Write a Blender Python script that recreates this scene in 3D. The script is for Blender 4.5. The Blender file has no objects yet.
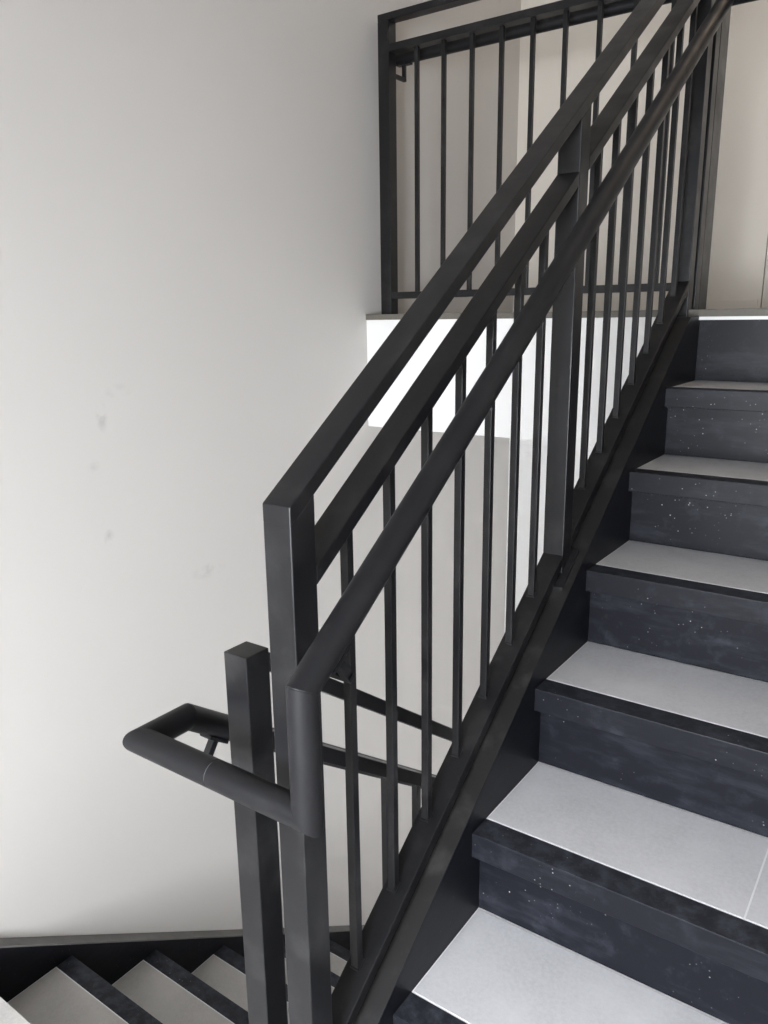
import bpy, bmesh, math
from mathutils import Vector, Matrix

# ------------------------------------------------------------------ camera
scene = bpy.context.scene
COL = scene.collection
FPX = 783.2364
cam_data = bpy.data.cameras.new('camera')
cam_data.sensor_fit = 'HORIZONTAL'
cam_data.sensor_width = 36.0
cam_data.lens = 36.0 * FPX / 768.0
cam_data.clip_start = 0.02
cam = bpy.data.objects.new('camera', cam_data)
COL.objects.link(cam)
R_ = (0.8168314, 0.5767352, -0.0127642)
U_ = (-0.129573, 0.2049858, 0.9701503)
F_ = (-0.5621363, 0.7907954, -0.2421682)
M_ = Matrix(((R_[0], U_[0], -F_[0], 0.58677),
             (R_[1], U_[1], -F_[1], -0.83109),
             (R_[2], U_[2], -F_[2], 1.07978),
             (0, 0, 0, 1)))
cam.matrix_world = M_
scene.camera = cam

# ------------------------------------------------------------------ light
scene.view_settings.view_transform = 'Standard'
scene.view_settings.look = 'None'
scene.view_settings.gamma = 1.0
scene.view_settings.use_curve_mapping = False
scene.view_settings.exposure = 0.17

world = bpy.data.worlds.new('overcast_sky')
scene.world = world
world.use_nodes = True
bg = world.node_tree.nodes['Background']
bg.inputs['Color'].default_value = (0.80, 0.89, 1.0, 1)
bg.inputs['Strength'].default_value = 1.0


def area_light(name, loc, rot, sx, sy, power, col):
    d = bpy.data.lights.new(name, 'AREA')
    d.shape = 'RECTANGLE'
    d.size, d.size_y = sx, sy
    d.energy = power
    d.color = col
    o = bpy.data.objects.new(name, d)
    COL.objects.link(o)
    o.location = loc
    o.rotation_euler = rot
    return o


WX0, WX1, WZ0, WZ1 = -0.25, 0.88, 0.16, 1.28      # window opening in the wall behind the camera
YF = -2.10                                        # that wall's inner face
area_light('window_daylight', ((WX0 + WX1) / 2, YF - 0.70, 0.98),
           (math.radians(84), 0, 0), 1.7, 1.4, 420, (0.92, 0.955, 1.0))
# unseen window assumed one storey down, added to brighten the bottom of the stairwell
VX0, VX1, VZ0, VZ1 = -0.10, 0.90, -2.05, -0.75
area_light('lower_well_fill', ((VX0 + VX1) / 2, YF - 0.25, (VZ0 + VZ1) / 2),
           (math.radians(90), 0, 0), VX1 - VX0, VZ1 - VZ0, 340, (0.96, 0.98, 1.0))

# ------------------------------------------------------------------ numbers of the stair
G, RI = 0.25237, 0.178        # going and riser of the upper flight
M = RI / G
OV, NW = 0.032, 0.0533         # nosing overhang, nosing strip width
TOPZ = 6 * RI                 # underside of the tiles of the upper landing
TZ = TOPZ + 0.020             # finished floor of the upper landing
YE = 6 * G + OV               # edge of the upper landing
WL = -1.170                   # left wall
SKX = -1.127                  # face of the left skirting
WR = 0.98
YB = 2.745                     # back wall
ZL = -0.392                   # half landing floor
G2, R2 = 0.261, 0.184         # lower flight
M2 = R2 / G2
CEIL = 3.35
BOT = -2.60

# ------------------------------------------------------------------ materials


def new_mat(name):
    m = bpy.data.materials.new(name)
    m.use_nodes = True
    nt = m.node_tree
    b = nt.nodes['Principled BSDF']
    return m, nt, b


def N(nt, t, **kw):
    n = nt.nodes.new(t)
    for k, v in kw.items():
        setattr(n, k, v)
    return n


def coord(nt):
    return N(nt, 'ShaderNodeTexCoord').outputs['Object']


def noise(nt, vec, scale, detail=4, rough=0.55):
    n = N(nt, 'ShaderNodeTexNoise')
    n.inputs['Scale'].default_value = scale
    n.inputs['Detail'].default_value = detail
    n.inputs['Roughness'].default_value = rough
    nt.links.new(vec, n.inputs['Vector'])
    return n.outputs['Fac']


def ramp(nt, fac, stops):
    r = N(nt, 'ShaderNodeValToRGB')
    el = r.color_ramp.elements
    while len(el) < len(stops):
        el.new(0.5)
    for e, (p, c) in zip(el, stops):
        e.position = p
        e.color = (c[0], c[1], c[2], 1) if not isinstance(c, float) else (c, c, c, 1)
    nt.links.new(fac, r.inputs['Fac'])
    return r.outputs['Color']


def mix(nt, fac, a, b):
    n = N(nt, 'ShaderNodeMix', data_type='RGBA')
    for s, v in ((n.inputs[0], fac), (n.inputs[6], a), (n.inputs[7], b)):
        if hasattr(v, 'links'):
            nt.links.new(v, s)
        elif isinstance(v, (int, float)):
            s.default_value = v
        else:
            s.default_value = (v[0], v[1], v[2], 1)
    return n.outputs[2]


def mathn(nt, op, a, b=None):
    n = N(nt, 'ShaderNodeMath', operation=op)
    for s, v in zip(n.inputs, (a, b)):
        if v is None:
            continue
        if hasattr(v, 'links'):
            nt.links.new(v, s)
        else:
            s.default_value = v
    return n.outputs[0]


def bump(nt, b, h, strength=0.1, dist=0.002):
    n = N(nt, 'ShaderNodeBump')
    n.inputs['Strength'].default_value = strength
    n.inputs['Distance'].default_value = dist
    nt.links.new(h, n.inputs['Height'])
    nt.links.new(n.outputs['Normal'], b.inputs['Normal'])


def paint_mat(name, col, rough=0.75, smudges=()):
    m, nt, b = new_mat(name)
    v = coord(nt)
    f = noise(nt, v, 2.2, 3)
    c = mix(nt, ramp(nt, f, [(0.3, 0.0), (0.7, 1.0)]), [x * 0.985 for x in col], col)
    w = noise(nt, v, 26, 4)
    for (p, s, d) in smudges:
        sub = N(nt, 'ShaderNodeVectorMath', operation='SUBTRACT')
        nt.links.new(v, sub.inputs[0])
        sub.inputs[1].default_value = p
        mu = N(nt, 'ShaderNodeVectorMath', operation='MULTIPLY')
        nt.links.new(sub.outputs[0], mu.inputs[0])
        mu.inputs[1].default_value = [1 / q for q in s]
        ln = N(nt, 'ShaderNodeVectorMath', operation='LENGTH')
        nt.links.new(mu.outputs[0], ln.inputs[0])
        k = ramp(nt, ln.outputs['Value'], [(0.3, 1.0), (1.0, 0.0)])
        k = mathn(nt, 'MULTIPLY', k, ramp(nt, w, [(0.42, 0.0), (0.6, 1.0)]))
        k = mathn(nt, 'MULTIPLY', k, d)
        c = mix(nt, k, c, [x * 0.62 for x in col])
    nt.links.new(c, b.inputs['Base Color'])
    b.inputs['Roughness'].default_value = rough
    b.inputs['Specular IOR Level'].default_value = 0.25
    bump(nt, b, noise(nt, v, 220, 2), 0.06, 0.0006)
    return m


def metal_mat(name, col, rough=0.42, dusty=0.12, spec=0.5):
    """satin black powder coat with a breath of builder's dust and scuffs"""
    m, nt, b = new_mat(name)
    v = coord(nt)
    f = noise(nt, v, 9, 6, 0.65)
    k = ramp(nt, f, [(0.52, 0.0), (0.80, 1.0)])
    k = mathn(nt, 'MULTIPLY', k, dusty)
    c = mix(nt, k, col, (0.30, 0.29, 0.28))
    nt.links.new(c, b.inputs['Base Color'])
    rr = ramp(nt, noise(nt, v, 14, 4), [(0.3, rough - 0.06), (0.7, rough + 0.08)])
    nt.links.new(rr, b.inputs['Roughness'])
    b.inputs['Specular IOR Level'].default_value = spec
    return m


def speck_mat(name, col, rough, speck=0.6, dust=0.10, dust_col=(0.20, 0.22, 0.27), scale=95, spec=0.15, topdust=0.0):
    """dark painted stair face with plaster specks, scuffs and drifts of dust"""
    m, nt, b = new_mat(name)
    v = coord(nt)
    vo = N(nt, 'ShaderNodeTexVoronoi')
    vo.inputs['Scale'].default_value = scale
    nt.links.new(v, vo.inputs['Vector'])
    dots = ramp(nt, vo.outputs['Distance'], [(0.08, 1.0), (0.15, 0.0)])
    patch = ramp(nt, noise(nt, v, 5.0, 3), [(0.50, 0.0), (0.62, 1.0)])
    sep = N(nt, 'ShaderNodeSeparateColor')
    nt.links.new(vo.outputs['Color'], sep.inputs[0])
    some = ramp(nt, sep.outputs[0], [(0.30, 0.0), (1.0, 1.0)])
    k = mathn(nt, 'MULTIPLY', dots, patch)
    k = mathn(nt, 'MULTIPLY', k, some)
    k = mathn(nt, 'MULTIPLY', k, speck)
    mp = N(nt, 'ShaderNodeMapping')
    mp.inputs['Scale'].default_value = (5, 5, 24)
    nt.links.new(v, mp.inputs['Vector'])
    streak = ramp(nt, noise(nt, mp.outputs[0], 1.0, 5, 0.7), [(0.50, 0.0), (0.85, 1.0)])
    c = mix(nt, mathn(nt, 'MULTIPLY', streak, dust), col, dust_col)
    sm = ramp(nt, noise(nt, v, 17, 6, 0.7), [(0.55, 0.0), (0.9, 1.0)])
    c = mix(nt, mathn(nt, 'MULTIPLY', sm, dust * 1.1), c, dust_col)
    if topdust:
        ge = N(nt, 'ShaderNodeNewGeometry')
        sx = N(nt, 'ShaderNodeSeparateXYZ')
        nt.links.new(ge.outputs['Normal'], sx.inputs[0])
        upf = ramp(nt, sx.outputs['Z'], [(0.5, 0.0), (0.9, 1.0)])
        bl = ramp(nt, noise(nt, v, 38, 5, 0.7), [(0.42, 0.22), (0.74, 1.0)])
        c = mix(nt, mathn(nt, 'MULTIPLY', mathn(nt, 'MULTIPLY', upf, bl), topdust), c, dust_col)
    c = mix(nt, k, c, (0.62, 0.62, 0.62))
    nt.links.new(c, b.inputs['Base Color'])
    b.inputs['Roughness'].default_value = rough
    b.inputs['Specular IOR Level'].default_value = spec
    bump(nt, b, noise(nt, v, 60, 3), 0.08, 0.0008)
    return m


def tile_mat(name, col):
    m, nt, b = new_mat(name)
    v = coord(nt)
    f = noise(nt, v, 7, 5, 0.6)
    g = noise(nt, v, 130, 5, 0.75)
    c = mix(nt, ramp(nt, f, [(0.3, 0.0), (0.7, 1.0)]), [x * 0.86 for x in col], [x * 1.08 for x in col])
    c = mix(nt, mathn(nt, 'MULTIPLY', ramp(nt, g, [(0.35, 0.0), (0.65, 1.0)]), 0.6), c, [x * 1.16 for x in col])
    nt.links.new(c, b.inputs['Base Color'])
    b.inputs['Roughness'].default_value = 0.62
    b.inputs['Specular IOR Level'].default_value = 0.4
    bump(nt, b, g, 0.10, 0.0006)
    return m


MAT = {}
MAT['wall'] = paint_mat('off_white_wall_paint', (0.645, 0.624, 0.600), smudges=[
    ((WL, 0.393, 0.84), (0.05, 0.020, 0.045), 0.55), ((WL, 0.38, 0.515), (0.05, 0.018, 0.03), 0.5),
    ((WL, 0.72, 0.335), (0.05, 0.08, 0.025), 0.35), ((WL, 0.45, 0.90), (0.05, 0.05, 0.02), 0.3),
    ((WL, 0.36, 0.71), (0.05, 0.03, 0.02), 0.3)])
MAT['wall_cream'] = paint_mat('cream_wall_paint', (0.83, 0.775, 0.70))
MAT['white'] = paint_mat('white_fascia_paint', (0.84, 0.832, 0.82), 0.7)
MAT['door'] = paint_mat('cream_door_paint', (0.82, 0.765, 0.69), 0.6)
MAT['metal'] = metal_mat('satin_black_powder_coat', (0.007, 0.007, 0.0082), 0.38, 0.08, 0.37)
MAT['tube'] = metal_mat('satin_black_handrail_coat', (0.0085, 0.0085, 0.010), 0.44, 0.03, 0.30)
MAT['seam'] = metal_mat('bare_weld_metal', (0.20, 0.20, 0.21), 0.5, 0.1)
MAT['stringer'] = metal_mat('dusty_black_stringer_paint', (0.014, 0.0135, 0.0135), 0.5, 0.12, 0.25)
MAT['skirt'] = speck_mat('black_skirting_paint', (0.006, 0.0065, 0.009), 0.42, 0.12, 0.04)
MAT['riser'] = speck_mat('black_speckled_riser_paint', (0.007, 0.0075, 0.011), 0.40, 0.75, 0.12)
MAT['nosing'] = speck_mat('black_nosing_tile', (0.009, 0.0095, 0.013), 0.42, 0.6, 0.10, topdust=0.26)
MAT['tile'] = tile_mat('grey_stone_tile', (0.59, 0.59, 0.61))
MAT['tile_pale'] = tile_mat('pale_stone_tile', (0.52, 0.505, 0.485))
MAT['edge'] = tile_mat('tan_tile_edge', (0.125, 0.115, 0.098))
MAT['grout'] = paint_mat('pale_grout', (0.84, 0.84, 0.85))
MAT['trim'] = paint_mat('white_edge_trim_paint', (0.80, 0.80, 0.79))
MAT['cap'] = metal_mat('grey_dusty_skirting_cap', (0.15, 0.145, 0.14), 0.6, 0.25)


def glass():
    m = bpy.data.materials.new('window_glass')
    m.use_nodes = True
    nt = m.node_tree
    nt.nodes.clear()
    out = N(nt, 'ShaderNodeOutputMaterial')
    t = N(nt, 'ShaderNodeBsdfTransparent')
    g = N(nt, 'ShaderNodeBsdfGlossy')
    g.inputs['Roughness'].default_value = 0.02
    mx = N(nt, 'ShaderNodeMixShader')
    mx.inputs[0].default_value = 0.06
    nt.links.new(t.outputs[0], mx.inputs[1])
    nt.links.new(g.outputs[0], mx.inputs[2])
    nt.links.new(mx.outputs[0], out.inputs[0])
    return m


MAT['glass'] = glass()
m_, nt_, b_ = new_mat('fill_lamp_diffuser')  # glowing cover of the warm fill lamp added over the landing
b_.inputs['Base Color'].default_value = (0.9, 0.9, 0.88, 1)
b_.inputs['Emission Color'].default_value = (1.0, 0.78, 0.55, 1)
b_.inputs['Emission Strength'].default_value = 4.0
MAT['diffuser'] = m_
MAT['frame'] = paint_mat('white_window_frame_paint', (0.80, 0.80, 0.80), 0.5)

# ------------------------------------------------------------------ mesh helpers


def obj(name, bm, mat, parent=None, bevel=0.0, smooth=False):
    bmesh.ops.recalc_face_normals(bm, faces=bm.faces)
    if bevel:
        es = [e for e in bm.edges if e.is_manifold and e.calc_face_angle(0) > 0.35]
        bmesh.ops.bevel(bm, geom=es, offset=bevel, segments=2, profile=0.6, affect='EDGES')
    me = bpy.data.meshes.new(name)
    bm.to_mesh(me)
    bm.free()
    me.materials.append(MAT[mat])
    if smooth:
        for p in me.polygons:
            p.use_smooth = True
    o = bpy.data.objects.new(name, me)
    COL.objects.link(o)
    if parent:
        o.parent = parent
    return o


def thing(name, label, cat, loc=(0, 0, 0), group=None):
    o = bpy.data.objects.new(name, None)
    o.empty_display_size = 0.1
    COL.objects.link(o)
    o['label'] = label
    o['category'] = cat
    if group:
        o['group'] = group
    return o


def struct(name, bm, mat, bevel=0.0, label=None):
    o = obj(name, bm, mat, None, bevel)
    o['kind'] = 'structure'
    if label:
        o['label'] = label
    return o


def hexa(bm, c):
    """eight corners: bottom 4 (ccw) then top 4"""
    v = [bm.verts.new(p) for p in c]
    for f in ((0, 3, 2, 1), (4, 5, 6, 7), (0, 1, 5, 4), (1, 2, 6, 5), (2, 3, 7, 6), (3, 0, 4, 7)):
        bm.faces.new([v[i] for i in f])


def box(bm, x0, x1, y0, y1, z0, z1):
    hexa(bm, [(x0, y0, z0), (x1, y0, z0), (x1, y1, z0), (x0, y1, z0),
              (x0, y0, z1), (x1, y0, z1), (x1, y1, z1), (x0, y1, z1)])


def rake(bm, x0, x1, y0, y1, top, bot):
    """raked bar in the y direction; top(y), bot(y) give its heights"""
    hexa(bm, [(x0, y0, bot(y0)), (x1, y0, bot(y0)), (x1, y1, bot(y1)), (x0, y1, bot(y1)),
              (x0, y0, top(y0)), (x1, y0, top(y0)), (x1, y1, top(y1)), (x0, y1, top(y1))])


def B():
    return bmesh.new()


def mkbox(*a):
    b = B()
    box(b, *a)
    return b


def prism_x(bm, prof, x0, x1):
    """closed (y,z) profile extruded along x"""
    a = [bm.verts.new((x0, p[0], p[1])) for p in prof]
    b = [bm.verts.new((x1, p[0], p[1])) for p in prof]
    n = len(prof)
    bm.faces.new(a)
    bm.faces.new(b[::-1])
    for i in range(n):
        bm.faces.new([a[i], a[(i + 1) % n], b[(i + 1) % n], b[i]])


def tube(name, pts, rad, mat, parent, seg=40, caps=True):
    """round tube along a polyline with crisp mitred corners"""
    bm = B()
    P = [Vector(p) for p in pts]
    n = len(P)
    D = [(P[i + 1] - P[i]).normalized() for i in range(n - 1)]
    d = D[0]
    u = d.orthogonal().normalized()
    w = d.cross(u)
    ring = [P[0] + rad * (math.cos(t) * u + math.sin(t) * w) for t in
            [2 * math.pi * k / seg for k in range(seg)]]
    rings = [ring]
    for i in range(1, n):
        d = D[i - 1]
        nrm = d if i == n - 1 else (D[i - 1] + D[i]).normalized()
        ring = [q + d * ((P[i] - q).dot(nrm) / d.dot(nrm)) for q in ring]
        rings.append(ring)
    vs = [[bm.verts.new(q) for q in r] for r in rings]
    sharp = []
    for i in range(n - 1):
        for k in range(seg):
            f = bm.faces.new([vs[i][k], vs[i][(k + 1) % seg], vs[i + 1][(k + 1) % seg], vs[i + 1][k]])
            f.smooth = True
    if caps:
        bm.faces.new(vs[0][::-1])
        bm.faces.new(vs[-1])
    bm.edges.ensure_lookup_table()
    for r in vs:
        for k in range(seg):
            e = bm.edges.get([r[k], r[(k + 1) % seg]])
            if e:
                e.smooth = False
                sharp.append(e)
    # tiny rounding at the mitres
    if n > 2:
        inner = [e for e in sharp if not any(v in vs[0] or v in vs[-1] for v in e.verts)]
        bmesh.ops.bevel(bm, geom=inner, offset=0.0012, segments=2, affect='EDGES')
    me_o = obj(name, bm, mat, parent)
    return me_o


def bar(bm, p, q, w, h, up=(0, 0, 1)):
    """rectangular bar from p to q"""
    p, q = Vector(p), Vector(q)
    d = (q - p).normalized()
    s = d.cross(Vector(up))
    if s.length < 1e-4:
        s = d.cross(Vector((1, 0, 0)))
    s.normalize()
    t = s.cross(d).normalized()
    c = []
    for e in (p, q):
        for a, b in ((-1, -1), (1, -1), (1, 1), (-1, 1)):
            c.append(e + s * a * w / 2 + t * b * h / 2)
    hexa(bm, c)


# ------------------------------------------------------------------ setting
# left wall: one plane from the bottom of the well to the ceiling
struct('wall_left', mkbox(WL - 0.2, WL, YF - 0.2, YB + 0.2, BOT, CEIL), 'wall',
       label='tall off-white wall on the left of the stairwell')
struct('wall_right', mkbox(WR, WR + 0.2, YF - 0.2, YB + 0.2, BOT, CEIL), 'wall')
bb = B()   # back wall below the landing
box(bb, WL, WR, YB, YB + 0.2, BOT, TZ - 0.2)
struct('wall_back', bb, 'white')
bb = B()   # back wall of the landing, with the door opening on the right
DX0, DX1, DZ = -0.062, 0.80, TZ + 2.05
box(bb, WL, DX0, YB, YB + 0.2, TZ - 0.2, CEIL)
box(bb, DX1, WR, YB, YB + 0.2, TZ - 0.2, CEIL)
box(bb, DX0, DX1, YB, YB + 0.2, DZ, CEIL)
box(bb, DX0, DX1, YB, YB + 0.2, TZ - 0.2, TZ)
struct('wall_back_upper', bb, 'wall_cream', label='cream wall behind the upper landing')
# front wall behind the camera with its window opening
bb = B()
box(bb, WL, WX0, YF - 0.2, YF, ZL - 0.1, CEIL)
box(bb, WX1, WR, YF - 0.2, YF, ZL - 0.1, CEIL)
box(bb, WX0, WX1, YF - 0.2, YF, ZL - 0.1, WZ0)
box(bb, WL, VX0, YF - 0.2, YF, BOT, ZL - 0.1)
box(bb, VX1, WR, YF - 0.2, YF, BOT, ZL - 0.1)
box(bb, VX0, VX1, YF - 0.2, YF, BOT, VZ0)
box(bb, VX0, VX1, YF - 0.2, YF, VZ1, ZL - 0.1)
box(bb, WX0, WX1, YF - 0.2, YF, WZ1, CEIL)
struct('wall_front', bb, 'wall')
struct('ceiling', mkbox(WL, WR, YF, YB, CEIL, CEIL + 0.2), 'wall')
struct('floor_lower', mkbox(WL, WR, YF, YB, BOT - 0.2, BOT), 'tile')

for n_, (a0, a1, c0, c1) in enumerate(((WX0, WX1, WZ0, WZ1), (VX0, VX1, VZ0, VZ1))):
    win = B()
    for a in ((a0, a1, c0, c0 + 0.05), (a0, a1, c1 - 0.05, c1), (a0, a0 + 0.05, c0 + 0.05, c1 - 0.05),
              (a1 - 0.05, a1, c0 + 0.05, c1 - 0.05), ((a0 + a1) / 2 - 0.02, (a0 + a1) / 2 + 0.02, c0 + 0.05, c1 - 0.05)):
        box(win, a[0], a[1], YF - 0.13, YF - 0.07, a[2], a[3])
    w1 = struct('window_%d' % (n_ + 1), win, 'frame')  # the second one is unseen, added to let in the lower fill
    obj('pane', mkbox(a0 + 0.04, a1 - 0.04, YF - 0.103, YF - 0.097, c0 + 0.04, c1 - 0.04), 'glass', w1)

# half landing
b_ = B()
box(b_, WL, WR, YF, -0.20, ZL - 0.16, ZL)
box(b_, WL, -0.15, -0.20, -0.160, ZL - 0.16, ZL)
struct('floor_half_landing', b_, 'tile_pale', label='pale tiled half landing at the turn of the stairs')

# upper landing: slab with white fascia, tile layer on top
struct('trim_1', mkbox(WL, -0.085, YE, YB, 0.678, TOPZ), 'white',
       label='white painted fascia of the upper landing slab')
struct('trim_2', mkbox(-0.085, WR, YE + 0.015, YB, 0.80, TOPZ - 0.001), 'white')
struct('floor_landing', mkbox(WL, WR, YE - 0.006, YB, TOPZ, TZ), 'edge', 0.0015,
       label='thin tan tiled floor of the upper landing')
struct('trim_3', mkbox(0.0, WR, YE - 0.010, YE + 0.010, TOPZ - 0.009, TOPZ), 'trim',
       label='thin white edge strip at the top riser')

# door panel on the landing, flush with the back wall, and the low cream skirting beside it
d1 = struct('door_1', mkbox(DX0 + 0.003, DX1 - 0.003, YB + 0.002, YB + 0.045, TZ + 0.004, DZ - 0.003), 'door',
            0.001, label='flush cream door at the back of the upper landing')
hb = B()
bar(hb, (DX1 - 0.08, YB - 0.045, TZ + 1.0), (DX1 - 0.20, YB - 0.045, TZ + 1.0), 0.018, 0.018)
bar(hb, (DX1 - 0.08, YB + 0.004, TZ + 1.0), (DX1 - 0.08, YB - 0.05, TZ + 1.0), 0.018, 0.018)
obj('door_handle', hb, 'cap', d1)
struct('baseboard_back', mkbox(-0.55, DX0 - 0.012, YB - 0.008, YB, TZ, TZ + 0.040), 'wall_cream', 0.001)

# raked black skirting along the left wall, beside the lower flight
b_ = B()
kf = -0.461
top_l = lambda y: kf - 0.712 * y
pl = [(-0.20, ZL - 0.6), (-0.20, top_l(-0.12)), (-0.12, top_l(-0.12)), (2.55, top_l(2.55)), (2.55, BOT), (2.0, BOT)]
prism_x(b_, pl, WL, SKX)
struct('baseboard_left', b_, 'skirt', label='black raked skirting on the left wall beside the lower flight')
b_ = B()
rake(b_, WL, SKX + 0.001, -0.12, 2.55, lambda y: top_l(y) + 0.0015, lambda y: top_l(y) - 0.004)
struct('trim_4', b_, 'cap', label='grey dusty top edge of the raked skirting on the left wall')
struct('baseboard_left_landing', mkbox(WL, SKX, YF, -0.20, ZL, top_l(-0.12)), 'skirt')

# ------------------------------------------------------------------ upper flight
up = thing('stair_flight', 'flight of grey tiled steps with black risers climbing on the right', 'stairs')
XR = WR - 0.002
for i in range(-1, 6):
    y0, z = i * G, i * RI
    yb = (i + 1) * G + OV
    nb = B()
    # L-shaped nosing tile: strip on the tread and face over the riser
    prism_x(nb, [(y0, z - 0.048), (y0, z), (y0 + NW, z), (y0 + NW, z - 0.018),
                 (y0 + OV + 0.004, z - 0.018), (y0 + OV + 0.004, z - 0.048)], 0.0, XR)
    obj('nosing', nb, 'nosing', up, 0.0015)
    tb = B()
    box(tb, 0.003, 0.4425, y0 + NW + 0.003, yb - 0.004, z - 0.018, z)
    box(tb, 0.4455, XR, y0 + NW + 0.003, yb - 0.004, z - 0.018, z)
    obj('tread', tb, 'tile', up)
    obj('grout_joint', mkbox(0.0, XR, y0 + NW, yb, z - 0.02, z - 0.0006), 'grout', up)
    # riser below this nosing
    zb = z - RI if i > -1 else ZL
    obj('riser', mkbox(0.0, XR, y0 + OV, y0 + OV + 0.014, zb, z - 0.018), 'riser', up)
obj('riser', mkbox(0.0, XR, YE, YE + 0.014, TOPZ - RI, TOPZ - 0.009), 'riser', up)
# concrete waist under the flight
wb = B()
prism_x(wb, [(-0.30, ZL - 0.15), (-0.22, ZL + 0.03), (YE + 0.01, TOPZ - 0.20), (YE + 0.01, TOPZ - 0.42)], -0.08, XR)
obj('soffit', wb, 'white', up)

# stringer at the open side, painted black, its top cut level at the landing
SK = 0.0436
yk = (TOPZ - SK) / M
sb = B()
prism_x(sb, [(-0.30, ZL), (-0.30, M * -0.30 + SK), (yk, TOPZ), (YE + 0.004, TOPZ), (YE + 0.004, TOPZ - 0.42),
             (-0.10, ZL - 0.04)], -0.088, -0.0005)
obj('stringer', sb, 'stringer', up, 0.0012)
kb = B()   # skirting face towards the steps
prism_x(kb, [(-0.30, ZL), (-0.30, M * -0.30 + SK + 0.001), (yk, TOPZ + 0.0005), (YE, TOPZ + 0.0005), (YE, TOPZ - 0.30),
             (0.0, -0.30)], -0.0004, 0.0006)
obj('skirting', kb, 'skirt', up)

# ------------------------------------------------------------------ lower flight
lo = thing('stair_flight', 'lower flight of pale steps with dark nosings descending along the left wall', 'stairs')
LX1 = -0.235
for j in range(1, 10):
    yf = 0.106 + G2 * (j - 1)
    z = -0.574 - R2 * (j - 1)
    yp = -0.160 if j == 1 else yf - G2
    back = yp - (0.0 if j == 1 else 0.035)
    nb = B()
    prism_x(nb, [(yf, z - 0.048), (yf, z), (yf - 0.047, z), (yf - 0.047, z - 0.018),
                 (yf - 0.039, z - 0.018), (yf - 0.039, z - 0.048)], SKX, LX1)
    obj('nosing', nb, 'nosing', lo, 0.0015)
    obj('tread', mkbox(SKX + 0.003, LX1, back + 0.003, yf - 0.050, z - 0.018, z), 'tile_pale', lo)
    obj('grout_joint', mkbox(SKX, LX1, back, yf - 0.047, z - 0.02, z - 0.0006), 'grout', lo)
    obj('riser', mkbox(SKX, LX1, back - 0.014, back, z, z + R2 - 0.018 if j > 1 else ZL - 0.001), 'riser', lo)
wb = B()
yl = 0.106 + G2 * 8
prism_x(wb, [(-0.10, ZL - 0.225), (-0.02, ZL - 0.24), (-0.02, -0.66), (yl - 0.05, -0.64 - R2 * 8), (yl - 0.05, -0.80 - R2 * 8),
             (-0.10, -0.80)], SKX, LX1)
obj('soffit', wb, 'white', lo)
sb = B()
prism_x(sb, [(-0.13, ZL - 0.16), (-0.13, -0.435 + 0.02), (yl, -0.435 + 0.02 - M2 * (yl + 0.13)), (yl, -0.80 - M2 * (yl + 0.13)),
             (-0.13, -0.80)], LX1, -0.150)
obj('stringer', sb, 'stringer', lo, 0.0012)

# ------------------------------------------------------------------ railing of the upper flight
X1, X0 = -0.030, -0.0755       # right and left faces of the railing
S = X1 - X0
KT, KM, KB = 0.971, 0.853, 0.089   # rail tops above the nosing line
HV = 0.025
rl = thing('stair_railing', 'black steel railing with thin upright bars beside the climbing steps', 'railing')
NY = (-0.157, 0.694, 1.526)    # front faces of the newels
lin = lambda k: (lambda y: M * y + k)
for q, y in enumerate(NY):
    nb = B()
    base = M * y + SK - 0.02
    if q == 0:
        base = M * y + SK - 0.03
    if q == 2:
        base = TOPZ - 0.004
    rake(nb, X0, X1, y, y + S, lin(KT - HV + 0.001), lambda yy, b=base: b)
    obj('newel_post', nb, 'metal', rl, 0.0018)
tb = B()
rake(tb, X0, X1, NY[0], NY[2] + S, lin(KT), lin(KT - HV))
obj('top_rail', tb, 'metal', rl, 0.0018)
for a, b in ((NY[0] + S, NY[1]), (NY[1] + S, NY[2])):
    t = B()
    rake(t, X0, X1, a, b, lin(KM), lin(KM - HV))
    obj('middle_rail', t, 'metal', rl, 0.0018)
    t = B()
    rake(t, X0, X1, a, b, lin(KB), lin(KB - HV))
    obj('bottom_rail', t, 'metal', rl, 0.0018)
XC = (X0 + X1) / 2 - 0.005
BW = 0.0135
for y in (-0.021, 0.083, 0.187, 0.291, 0.395, 0.499, 0.598, 0.855, 0.955, 1.055, 1.158, 1.262, 1.366, 1.469):
    y += 0.006
    t = B()
    rake(t, XC - BW / 2, XC + BW / 2, y - BW / 2, y + BW / 2, lin(KM - HV), lin(KB))
    # weld fillet at the foot
    rake(t, XC - BW / 2 - 0.002, XC + BW / 2 + 0.002, y - BW / 2 - 0.0015, y + BW / 2 + 0.0015, lin(KB + 0.003), lin(KB - 0.002))
    obj('baluster', t, 'metal', rl, 0.0008)
for y in NY[:2]:
    t = B()
    rake(t, X0 - 0.004, X1 + 0.014, y - 0.030, y + S + 0.012, lin(SK + 0.006), lin(SK - 0.004))
    obj('base_plate', t, 'metal', rl, 0.001)

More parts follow.
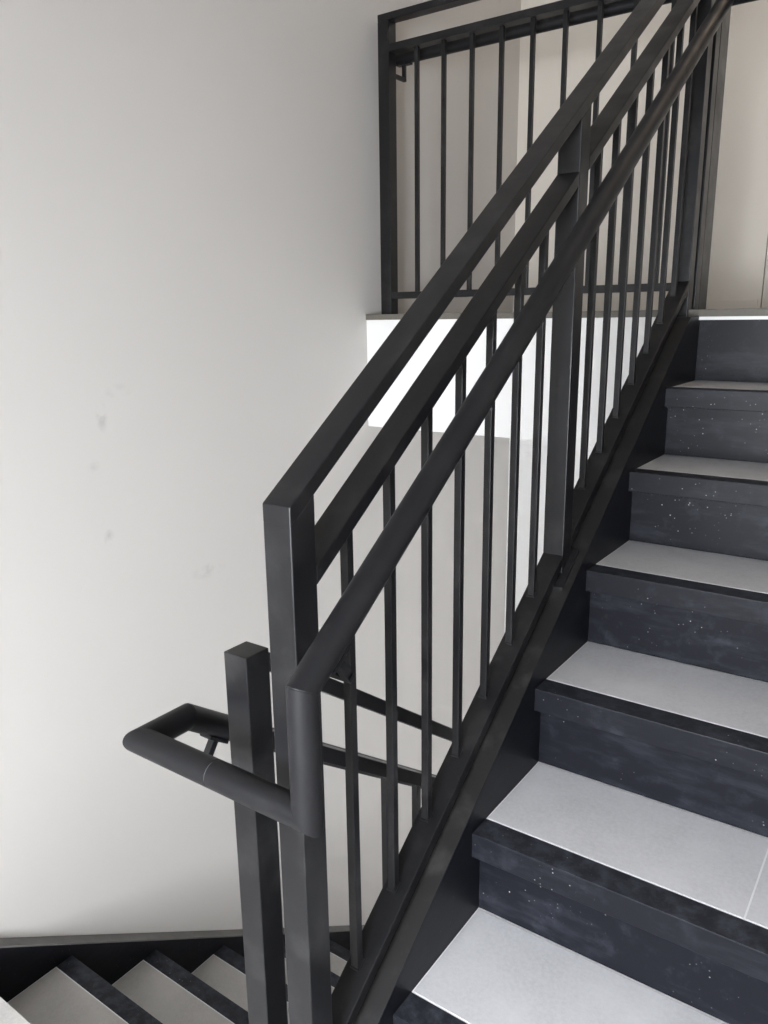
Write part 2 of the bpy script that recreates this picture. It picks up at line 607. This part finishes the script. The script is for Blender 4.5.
# ------------------------------------------------------------------ railing of the lower flight
LXa, LXb = -0.203, -0.158
lr = thing('stair_railing', 'black steel railing going down the lower flight, with a short flat-topped post', 'railing')
ly = -0.120
ML = 0.700
lin2 = lambda z0: (lambda y: z0 - ML * (y + 0.1))
obj('newel_post', mkbox(LXa, LXb, ly, ly + S, -0.47, 0.619), 'metal', lr, 0.0018)
obj('newel_post', mkbox(LXa, LXb, 1.55, 1.55 + S, -1.75, 0.625 - ML * 1.65), 'metal', lr, 0.0018)
for nm, zt in (('top_rail', 0.630), ('middle_rail', 0.503), ('bottom_rail', -0.300)):
    t = B()
    rake(t, LXa, LXb, ly + S, 1.55, lin2(zt), lin2(zt - 0.030))
    obj(nm, t, 'metal', lr, 0.0018)
for k in range(13):
    y = 0.029 + 0.1065 * k
    t = B()
    xc = (LXa + LXb) / 2
    rake(t, xc - BW / 2, xc + BW / 2, y - BW / 2, y + BW / 2, lin2(0.474), lin2(-0.300))
    obj('baluster', t, 'metal', lr, 0.0008)

# ------------------------------------------------------------------ balustrade of the upper landing
br = thing('landing_balustrade', 'black steel balustrade along the edge of the upper landing at the top left', 'railing')
BY0, BY1 = 1.600, 1.645
BXa, BXb = -1.142, -0.075
PW = 0.045
BZ = 2.071
obj('end_post', mkbox(BXa, BXa + PW, BY0, BY1, TZ, BZ - 0.022), 'metal', br, 0.0018)
obj('end_post', mkbox(BXb, BXb + PW, BY0, BY1, TZ, BZ - 0.022), 'metal', br, 0.0018)
obj('end_post', mkbox(BXb, BXb + PW, BY1 + 0.003, 1.734, TZ, BZ), 'metal', br, 0.0018)
obj('top_rail', mkbox(BXa, BXb + PW, BY0, BY1, BZ - 0.022, BZ), 'metal', br, 0.0018)
obj('middle_rail', mkbox(BXa + PW, BXb, BY0, BY1, 1.953, 1.976), 'metal', br, 0.0018)
obj('bottom_rail', mkbox(BXa + PW, BXb, BY0 + 0.004, BY1 - 0.004, 1.142, 1.165), 'metal', br, 0.0018)
yc = (BY0 + BY1) / 2
for k in range(9):
    x = -0.997 + 0.1055 * k
    obj('baluster', mkbox(x - BW / 2, x + BW / 2, yc - BW / 2, yc + BW / 2, 1.165, 1.953), 'metal', br, 0.0008)

# ------------------------------------------------------------------ handrails
TR = 0.0195
HX, HY, HZ = 0.029, -0.2135, 0.497
KH = 0.814
RX = -0.281
RY = -0.130
hr = thing('handrail', 'round black handrail turning from the climbing railing to the lower one', 'handrail')
TOPY = 1.440
seam_x = -0.132
tube('tube', [(0.25, TOPY, M * TOPY + KH), (HX, TOPY, M * TOPY + KH), (HX, HY, M * HY + KH),
              (HX, HY, HZ), (seam_x + 0.0006, HY, HZ)], TR, 'tube', hr)
ye = 1.50
tube('tube', [(seam_x - 0.0006, HY, HZ), (RX, HY, HZ), (RX, RY, HZ), (RX, ye, HZ - ML * (ye - RY))],
     TR, 'tube', hr)
tube('weld_seam', [(seam_x - 0.0008, HY, HZ), (seam_x + 0.0008, HY, HZ)], TR - 0.0008, 'seam', hr)


def bracket(parent, y, z, x, tox, slope, down=0.063):
    """saddle plate under the tube with a square arm, square to the tube, cranked over to the railing"""
    n = Vector((0, slope, -1)).normalized()
    t = Vector((0, 1, slope)).normalized()
    p = Vector((x, y, z))
    a = B()
    bar(a, p + n * (TR + 0.001) - t * 0.022, p + n * (TR + 0.001) + t * 0.022, 0.024, 0.006)
    s = obj('bracket', a, 'metal', parent, 0.0012)
    a = B()
    q = p + n * down
    bar(a, p + n * TR, q, 0.012, 0.012, up=(1, 0, 0))
    bar(a, (x + 0.006, q.y, q.z), (tox, q.y, q.z), 0.012, 0.012, up=n)
    obj('arm', a, 'metal', s, 0.001)


bracket(hr, -0.165, M * -0.165 + KH, HX, X1, M)
for y in (-0.069, 0.72, 1.46):
    bracket(hr, y, HZ - ML * (y - RY), RX, LXa, -ML)

bh = thing('handrail', 'round black handrail behind the balustrade of the upper landing', 'handrail')
by, bz = 1.705, 1.957
tube('tube', [(-1.135, by, bz), (-0.077, by, bz)], TR, 'tube', bh)
for x in (-1.104,):
    t = B()
    box(t, x - 0.028, x + 0.028, by - 0.012, by + 0.012, bz - TR - 0.004, bz - TR + 0.004)
    s = obj('bracket', t, 'metal', bh, 0.001)
    a = B()
    e = 0.006
    box(a, x - e, x + e, by - e, by + e, bz - TR - 0.05, bz - TR)
    box(a, x - e, x + e, (BY1 if x < -1 else yc), by + e, bz - TR - 0.056, bz - TR - 0.044)
    obj('arm', a, 'metal', s, 0.001)

# ------------------------------------------------------------------ unseen lamp, added to warm the upper landing
cl = thing('warm_fill_lamp', 'unseen round fill lamp added over the upper landing for warm light', 'lamp')
cx_, cy_ = 0.45, 2.30
for nm, rad, z0, z1, mt in (('base', 0.260, CEIL - 0.035, CEIL, 'frame'), ('diffuser', 0.240, CEIL - 0.075, CEIL - 0.035, 'diffuser')):
    t = B()
    r_ = bmesh.ops.create_cone(t, cap_ends=True, segments=48, radius1=rad * (0.86 if nm == 'diffuser' else 1.0), radius2=rad, depth=z1 - z0)
    bmesh.ops.translate(t, verts=t.verts, vec=(cx_, cy_, (z0 + z1) / 2))
    obj(nm, t, mt, cl, 0.004)

bpy.context.view_layer.update()
